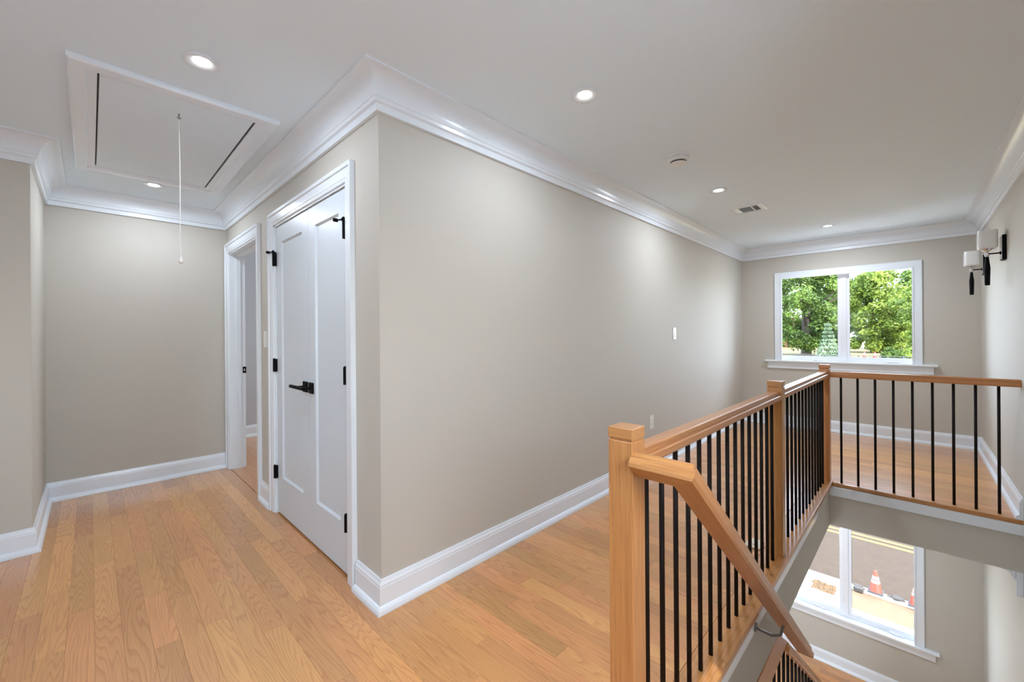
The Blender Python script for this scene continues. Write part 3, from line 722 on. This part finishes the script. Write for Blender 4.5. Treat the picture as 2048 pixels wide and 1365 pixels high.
# ------------------------------------------------------------------ descending handrail on the stair side
SL = math.atan(0.834)
sl_d = Vector((math.cos(SL), 0, -math.sin(SL))); sl_n = Vector((math.sin(SL), 0, math.cos(SL)))
hr = thing('stair_handrail', (0.12, -1.33, 0.95), 'oak handrail sloping down from the near newel post into the stairwell', 'handrail')
P0_ = Vector((N1[0] - .004, N1[1] - NH - .0005, 0.925)); PY = -1.332
P1_ = Vector((P0_.x, PY, P0_.z)); P2_ = P1_ + sl_d * 2.06
pr = railp
ob('return_piece', MB().sweep([P0_, P1_, P2_], sl_n, pr, 0, 1), OAKR, hr, grain=(0, -1, 0))
ob('rail', MB().sweep([P0_, P1_, P2_], sl_n, pr, 1, 2), OAKR, hr, grain=sl_d)
bx_ = 1.14
bk = MB().tube([(bx_, side_y(bx_) + .014, -.048), (bx_ + .01, side_y(bx_) - .012, -.064), (bx_ + .030, PY + .040, -.078), (bx_ + .05, PY + .012, -.074), (bx_ + .058, PY, -.015)], [.0055, .006, .006, .006, .006], 10)
bk.tube([(bx_, side_y(bx_) + .0018, -.053), (bx_, side_y(bx_) - .004, -.053)], 0.019, 16)
ob('wall_bracket', bk, STEEL, hr)

# ------------------------------------------------------------------ lower balustrade
lg = thing('lower_stair_railing', (1.5, -1.255, -0.4), 'lower oak stair railing with black balusters seen beneath the sloping handrail', 'railing')
yb = -1.203
q = MB()
a = [(0.45, yb - .022, -0.3525), (0.45, yb - .022, -0.503), (0.45, yb + .022, -0.503), (0.45, yb + .022, -0.3525)]
b_ = [(1.63, yb - .022, -0.3525), (1.838, yb - .022, -0.503), (1.838, yb + .022, -0.503), (1.63, yb + .022, -0.3525)]
ob('top_board', q.solid8(a, b_), OAKR, lg, grain=(1, 0, 0))
A_ = Vector((1.80, yb, -0.470)); B_ = A_ + Vector((1, 0, -0.80)) * 1.65
dd = (B_ - A_).normalized(); nn = Vector((-dd.z, 0, dd.x))
ob('sloping_rail', MB().sweep([A_ + dd * .055, B_], nn, railp), OAKR, lg, grain=dd)
def string_top(x_): return -(x_ - XH0) * 0.834 - 0.02
for k in range(21):
    x_ = 1.06 + 0.112 * k
    zt_ = -0.5028 if x_ < 1.84 else A_.z - (x_ - A_.x) * 0.80 - 0.058
    z0 = max(ZL + .02, string_top(x_) + .002)
    if z0 < zt_ - .15: baluster(x_, yb, z0, zt_, lg)

# staircase itself (below the frame, seen only from a step aside)
st = thing('staircase', (0.12, -1.77, 0), 'oak staircase running down along the right wall beneath the sloping handrail', 'staircase')
nr = 15; rise = -ZL / nr; run = rise / 0.834
for k in range(nr):
    x_ = XH0 + k * run; z_ = -(k + 1) * rise
    ob('riser', MB().box(x_, x_ + .018, -WR + .001, -1.2455, z_ + .001, z_ + rise - .032), TRIM, st)
    if k < nr - 1: ob('tread', MB().box(x_ - .002 if k else x_ + .019, x_ + run + .022, -WR + .001, -1.2455, z_ - .030, z_), OAKR, st, grain=(0, 1, 0), bevel=0.006)
q = MB(); xe = XH0 + nr * run
x0_, x1_ = 0.62, xe - .15
q.solid8([(x0_, -1.245, string_top(x0_)), (x0_, -1.245, string_top(x0_) - .30), (x0_, -1.165, string_top(x0_) - .30), (x0_, -1.165, string_top(x0_))], [(x1_, -1.245, string_top(x1_)), (x1_, -1.245, ZL + .001), (x1_, -1.165, ZL + .001), (x1_, -1.165, string_top(x1_))])
ob('stringer', q, TRIM, st)

# ================================================================== OUTSIDE
ZG = -4.5
ASPH = simple('road_asphalt', s2l(62, 52, 43), 0.95, spec=0.1, bump=0.4, bscale=60, vary=0.22)  # plain dark asphalt, mottled by noise
CONC = simple('pale_concrete', s2l(205, 200, 190), 0.9, spec=0.1, bump=0.2, bscale=80, vary=0.05)
DIRT2 = simple('loose_brown_soil', s2l(84, 66, 48), .95, spec=.1, bump=.8, bscale=40, vary=.35)
DIRT = simple('sandy_dirt', s2l(98, 80, 63), 0.95, spec=0.1, bump=0.8, bscale=40, vary=0.18)
YEL = simple('yellow_road_paint', s2l(160, 112, 20), 0.7)
GRASS = simple('dry_grass', s2l(118, 108, 78), 0.95, spec=0.1, bump=0.8, bscale=20, vary=0.25)
ROCK = simple('broken_asphalt', s2l(54, 48, 43), 0.9, bump=0.6, bscale=30, vary=0.3)
ORANGE = simple('orange_cone_plastic', s2l(160, 40, 12), 0.5)
REFL = simple('white_reflective_band', s2l(150, 146, 140), 0.4)
RUBBER = simple('black_rubber', (0.02, 0.02, 0.02), 0.7)
struct('ground', MB().box(L + .16, 10.95, -60, 60, ZG - .4, ZG - .02), CONC)  # unseen strip by the house, made pale to bounce light indoors
struct('verge', MB().box(10.12, 10.95, -60, -0.62, ZG - .1, ZG - .005), DIRT)
struct('road', MB().box(11.10, 17.6, -60, 60, ZG - .4, ZG - .03), ASPH)
struct('ground_far', MB().add([(17.6, -80, ZG), (17.6, 80, ZG), (40, 80, -0.75), (40, -80, -0.75), (160, 80, -0.1), (160, -80, -0.1)], [(0, 3, 2, 1), (3, 5, 4, 2)]), GRASS)
ob('curb', MB().box(10.95, 11.10, -60, 60, ZG - .4, ZG + .06), CONC, kind='structure', bevel=0.02)
wk = bpy.data.objects.new('sidewalk', None); COL.objects.link(wk); wk['kind'] = 'structure'
for k in range(16):
    y_ = -9.1 + k * 1.2 - .06
    ob('paving_slab', MB().box(8.6, 10.12, y_ + .008, y_ + 1.192, ZG - .1, ZG + .004), CONC, wk, bevel=0.006)
for xx_ in (14.02, 14.30):
    ob('road_line', MB().box(xx_, xx_ + .11, -60, 60, ZG - .0299, ZG - .026), YEL, kind='structure')
# dirt strip with uneven edges, patch of rubble and pale apron left of it
rr = random.Random(3)
def blob(x0, x1, y0, y1, h, nx, ny, seed, edge=0.3):
    r_ = random.Random(seed); mb = MB(); vs_ = []; fs = []
    for i in range(nx + 1):
        for j in range(ny + 1):
            u, v = i / nx, j / ny
            fall = min(1, min(u, 1 - u) * 5) * min(1, min(v, 1 - v) * 5)
            vs_.append((x0 + (x1 - x0) * u + r_.uniform(-1, 1) * (x1 - x0) * .03, y0 + (y1 - y0) * v + r_.uniform(-1, 1) * (y1 - y0) * .01, ZG - .03 + h * fall * r_.uniform(.6, 1.2)))
    for i in range(nx):
        for j in range(ny):
            a = i * (ny + 1) + j; fs.append((a, a + ny + 1, a + ny + 2, a + 1))
    return mb.add(vs_, fs)
ob('apron', MB().box(10.12, 10.95, -0.62, 6.0, ZG - .1, ZG + .0), CONC, kind='structure')
o = ob('dirt_patch', blob(10.30, 10.90, -0.60, 0.02, .05, 14, 24, 5), DIRT2); o['label'] = 'patch of loose sandy dirt by the curb, seen through the lower window'; o['category'] = 'dirt'; o['kind'] = 'stuff'
mb = MB()
for k in range(70):
    y_ = rr.uniform(-3.5, -0.75)
    if abs(y_ + 1.15) < .22 or abs(y_ + 1.79) < .22: continue
    x_ = 11.0 + rr.gauss(0, .05) - (y_ + 1.2) * .02; s_ = rr.uniform(.02, .07)
    a0 = rr.uniform(0, 6.28); pts_ = [(x_ + s_ * math.cos(a0 + q_ * 1.2566) * rr.uniform(.7, 1.2), y_ + 1.6 * s_ * math.sin(a0 + q_ * 1.2566) * rr.uniform(.7, 1.2)) for q_ in range(5)]
    mb.hexa(pts_, ZG + .02, ZG + .06 + s_ * .5)
o = ob('curb_rubble', mb, ROCK); o['label'] = 'broken dark asphalt chunks strewn along the curb beside the cones'; o['category'] = 'rubble'; o['kind'] = 'stuff'
def cone(x_, y_, label, z=ZG, s_=1.0, parts=True):
    t = thing('traffic_cone', (x_, y_, z), label, 'traffic cone')
    ob('base', MB().hexa([(x_ - .13 * s_, y_ - .13 * s_), (x_ + .13 * s_, y_ - .13 * s_), (x_ + .13 * s_, y_ + .13 * s_), (x_ - .13 * s_, y_ + .13 * s_)], z, z + .025 * s_), RUBBER, t, bevel=0.006)
    ob('cone_body', MB().lathe((x_, y_, z), [(r_ * s_, h_ * s_) for r_, h_ in ((0.112, .026), (0.105, .04), (0.030, .44), (0.024, .455), (0.012, .457))], 24), ORANGE, t, smooth=True)
    def rad(h_): return 0.105 - (h_ - .04) * (0.075 / .40) + .0025
    for h0, h1 in ((.205, .262), (.283, .345)):
        ob('reflective_collar', MB().lathe((x_, y_, z), [(rad(h0) * s_, h0 * s_), (rad(h1) * s_, h1 * s_)], 24), REFL, t, smooth=True)
    return t
cone(11.05, -1.15, 'orange traffic cone with two white bands standing at the curb, mid pane', ZG + .06)
cone(11.02, -1.79, 'orange traffic cone half hidden by the right edge of the lower window', ZG + .06)

# ------------------------------------------------------------------ trees
def leaf_mat(name, c0, c1):
    m, nt, b = mat(name)
    tc = N(nt, 'ShaderNodeTexCoord'); nz = N(nt, 'ShaderNodeTexNoise'); nz.inputs['Scale'].default_value = 0.9; nz.inputs['Detail'].default_value = 5
    nt.links.new(tc.outputs['Object'], nz.inputs['Vector'])
    rp = N(nt, 'ShaderNodeValToRGB'); rp.color_ramp.elements[0].position = .35; rp.color_ramp.elements[1].position = .65
    rp.color_ramp.elements[0].color = (*c0, 1); rp.color_ramp.elements[1].color = (*c1, 1); nt.links.new(nz.outputs['Fac'], rp.inputs[0])
    nt.links.new(rp.outputs[0], b.inputs['Base Color']); b.inputs['Roughness'].default_value = .6; b.inputs['Specular IOR Level'].default_value = .3
    tl = N(nt, 'ShaderNodeBsdfTranslucent'); nt.links.new(rp.outputs[0], tl.inputs[0])
    mx = N(nt, 'ShaderNodeMixShader'); mx.inputs[0].default_value = .35; out = nt.nodes['Material Output']
    nt.links.new(b.outputs[0], mx.inputs[1]); nt.links.new(tl.outputs[0], mx.inputs[2]); nt.links.new(mx.outputs[0], out.inputs[0])
    return m
LEAF1 = leaf_mat('maple_leaves_deep', s2l(40, 58, 23), s2l(104, 126, 52))
LEAF2 = leaf_mat('maple_leaves_bright', s2l(62, 82, 28), s2l(140, 156, 64))
LEAF3 = leaf_mat('spruce_needles_pale', s2l(74, 94, 70), s2l(132, 148, 116))
BARK = simple('grey_brown_bark', s2l(60, 50, 42), .9, bump=.8, bscale=12, vary=.25)
def leaves(name, centres, n, size, m, parent, seed):
    r_ = np.random.default_rng(seed); c = np.array(centres)
    idx = r_.integers(0, len(c), n)
    d = r_.normal(size=(n, 3)); d /= np.linalg.norm(d, axis=1)[:, None]
    rad = c[idx, 3] * (r_.random(n) ** .35)
    p = c[idx, :3] + d * rad[:, None] * np.array([1, 1, .8])
    nrm = d * .6 + r_.normal(size=(n, 3)) * .6 + np.array([0, 0, .35]); nrm /= np.linalg.norm(nrm, axis=1)[:, None]
    t = np.cross(nrm, r_.normal(size=(n, 3))); t /= np.linalg.norm(t, axis=1)[:, None]; b_ = np.cross(nrm, t)
    s_ = size * r_.uniform(.6, 1.3, n)[:, None]
    v = np.stack([p - t * s_, p - b_ * s_ * .6, p + t * s_, p + b_ * s_ * .6], 1).reshape(-1, 3)
    ctr = v.mean(0); v = v - ctr
    me = bpy.data.meshes.new(name); me.vertices.add(4 * n); me.vertices.foreach_set('co', v.astype(np.float32).ravel())
    me.loops.add(4 * n); me.loops.foreach_set('vertex_index', np.arange(4 * n, dtype=np.int32))
    me.polygons.add(n); me.polygons.foreach_set('loop_start', np.arange(0, 4 * n, 4, dtype=np.int32)); me.update(calc_edges=True)
    me.materials.append(m)
    o = bpy.data.objects.new(name, me); COL.objects.link(o); o.parent = parent; o['kind'] = 'stuff'
    o.matrix_basis = world(parent).inverted() @ Matrix.Translation(Vector(ctr.tolist()))
    return o
def tree(x_, y_, z_, h, w_, m, label, seed, n=9000, size=.17, low=.16, group='broadleaf trees outside the upper window', name='broadleaf_tree', trunk=.32):
    t = thing(name, (x_, y_, z_), label, 'tree', group)
    r_ = random.Random(seed)
    tk = MB().tube([(x_, y_, z_ - .3), (x_ + .05, y_, z_ + h * .2), (x_ - .1, y_ + .1, z_ + h * .5), (x_, y_, z_ + h * .8)], [trunk, trunk * .8, trunk * .5, trunk * .15], 10)
    for k in range(6):
        a = r_.uniform(0, 6.28); h0 = h * r_.uniform(.2, .5); tk.tube([(x_, y_, z_ + h0), (x_ + math.cos(a) * w_ * .2, y_ + math.sin(a) * w_ * .2, z_ + h0 + h * .14), (x_ + math.cos(a) * w_ * .42, y_ + math.sin(a) * w_ * .42, z_ + h0 + h * .24)], [trunk * .35, trunk * .22, trunk * .06], 7)
    ob('trunk', tk, BARK, t, smooth=True)
    cs = []
    for k in range(96):
        u = r_.uniform(low, 1.0); prof_ = math.sin(PI * min(1, (u - low) / (1 - low) * .86 + .14)) ** .6
        a = r_.uniform(0, 6.28); rr_ = w_ / 2 * prof_ * r_.uniform(.30, .92)
        cs.append((x_ + rr_ * math.cos(a), y_ + rr_ * math.sin(a), z_ + h * u * .93, w_ * r_.uniform(.07, .13)))
    leaves('foliage', cs, n, size, m, t, seed)
    return t
tree(43, 4.9, -0.75, 9.1, 7.2, LEAF1, 'big spreading dark green tree with a thick trunk at the left of the upper window', 21, 30000, .115, .10, trunk=.42)
tree(50.5, 0.77, -0.7, 8.2, 6.9, LEAF2, 'bright yellow green tree just right of the window mullion', 22, 26000, .125, .06)
tree(43.5, -3.5, -0.7, 6.6, 6.0, LEAF2, 'bright green tree at the right edge of the upper window', 23, 26000, .115, .03)
tree(54, 10.8, -0.6, 11, 7.4, LEAF1, 'dark green tree farther back behind the big spreading tree', 24, 20000, .14, .08)
tree(59, -1.6, -0.6, 8.4, 7.4, LEAF1, 'deep green tree farther back between the two bright trees', 25, 20000, .14, .04)
tree(61, 5.2, -0.6, 11.8, 6.6, LEAF1, 'tall green tree farthest back behind the mullion', 26, 18000, .14, .05)
tree(57, -9.6, -0.6, 8, 7.4, LEAF2, 'green tree farther back beyond the right edge of the window', 27, 14000, .14, .05)
# layered pale conifer
cxn, cyn, czn = 38.3, 2.81, -0.95
t = thing('pale_conifer', (cxn, cyn, czn), 'small pale blue green conifer low beside the mullion', 'tree')
ob('trunk', MB().tube([(cxn, cyn, czn - .2), (cxn, cyn, 2.05)], [.11, .03], 8), BARK, t)
cs = []
for k in range(9):
    z_ = czn + .42 + k * .29; r_ = 0.84 * (1 - k / 9.5)
    for j in range(10): a = j * .628 + k * .3; cs.append((cxn + r_ * .7 * math.cos(a), cyn + r_ * .7 * math.sin(a), z_, max(.11, r_ * .3)))
leaves('needles', cs, 4200, .08, LEAF3, t, 31)
# shrubs along the far verge
for k, (x_, y_, w_, lab) in enumerate(((41.6, -0.80, 1.0, 'low green shrub at the foot of the bright tree'), (39.3, -1.95, 1.15, 'low bushy shrub at the bottom right of the upper window'))):
    t = thing('shrub', (x_, y_, -0.75), lab, 'shrub')
    ob('stem', MB().tube([(x_, y_, -0.9), (x_, y_, -0.2)], .04, 6), BARK, t)
    r_ = random.Random(60 + k)
    leaves('foliage', [(x_ + r_.uniform(-.4, .4) * w_, y_ + r_.uniform(-.5, .5) * w_, -0.55 + r_.uniform(0, .45) * w_, .32 * w_) for _ in range(12)], 2500, .10, LEAF2 if k else LEAF1, t, 70 + k)

# brick house, yellow digger, fence and barrier in the distance
BRICK = simple('red_brick_far', s2l(130, 78, 58), .9, vary=.12)
t = thing('brick_house', (62, 11.4, -0.6), 'red brick house glimpsed at the left edge of the upper window', 'house')
hb = ob('walls', MB().box(60, 66, 8.9, 14, -0.8, 3.0), BRICK, t)
ob('roof', MB().solid8([(59.6, 8.6, 3.0), (66.4, 8.6, 3.0), (66.4, 14.3, 3.0), (59.6, 14.3, 3.0)], [(61.5, 11.2, 5.0), (64.5, 11.2, 5.0), (64.5, 11.8, 5.0), (61.5, 11.8, 5.0)]), simple('grey_shingle', s2l(150, 140, 134), .9, vary=.1), t)
for y_ in (9.4, 11.2, 12.9): ob('house_window', MB().box(59.95, 60.0, y_, y_ + .8, .4, 1.7), simple('dark_house_glass', (.05, .06, .07), .2), t)
YB = simple('yellow_machine_paint', s2l(150, 104, 34), .5)
t = thing('digger', (48, 3.9, -0.75), 'small yellow digger parked behind the trunk of the big tree', 'machine')
ob('tracks', MB().box(47.4, 48.6, 3.45, 4.35, -0.74, -0.5), RUBBER, t, bevel=.08)
ob('body', MB().box(47.5, 48.5, 3.5, 4.2, -0.5, -0.1), YB, t, bevel=.06)
ob('cab', MB().box(47.6, 48.1, 3.55, 3.95, -0.1, .28), YB, t, bevel=.05)
ob('boom', MB().tube([(48, 4.1, -.2), (48, 4.6, .25), (48, 5.0, -.25)], .07, 8), YB, t)
WIRE = simple('dark_fence_metal', (.05, .05, .055), .5)
t = thing('rail_fence', (36.9, 3.5, -1.2), 'dark rail fence low across the bottom of the upper window', 'fence')
for z_ in (-0.62, -0.42): ob('rail', MB().tube([(36.9, -2.5, z_), (36.9, 6.7, z_)], .022, 6), WIRE, t)
for k in range(9): ob('post', MB().tube([(36.9, -2.5 + k * 1.15, -1.4), (36.9, -2.5 + k * 1.15, -.38)], .03, 6), WIRE, t)
t = thing('concrete_barrier', (36, -1.7, -1.4), 'pale concrete barrier at the bottom right of the upper window', 'barrier')
ob('barrier_body', MB().solid8([(35.8, -2.6, -1.7), (36.3, -2.6, -1.7), (36.3, -0.95, -1.7), (35.8, -0.95, -1.7)], [(35.95, -2.6, -.62), (36.15, -2.6, -.62), (36.15, -0.95, -.62), (35.95, -0.95, -.62)]), simple('grey_barrier_concrete', s2l(110, 110, 102), .9, vary=.06), t)
ob('end_block', MB().box(35.75, 36.35, -0.95, -0.75, -1.7, -.60), WIRE, t)
cone(40.6, 0.85, 'distant orange cone seen low through the right pane, the left of two', -0.75, 1.1)
cone(40.6, 0.25, 'distant orange cone seen low through the right pane, the right of two', -0.75, 1.1)
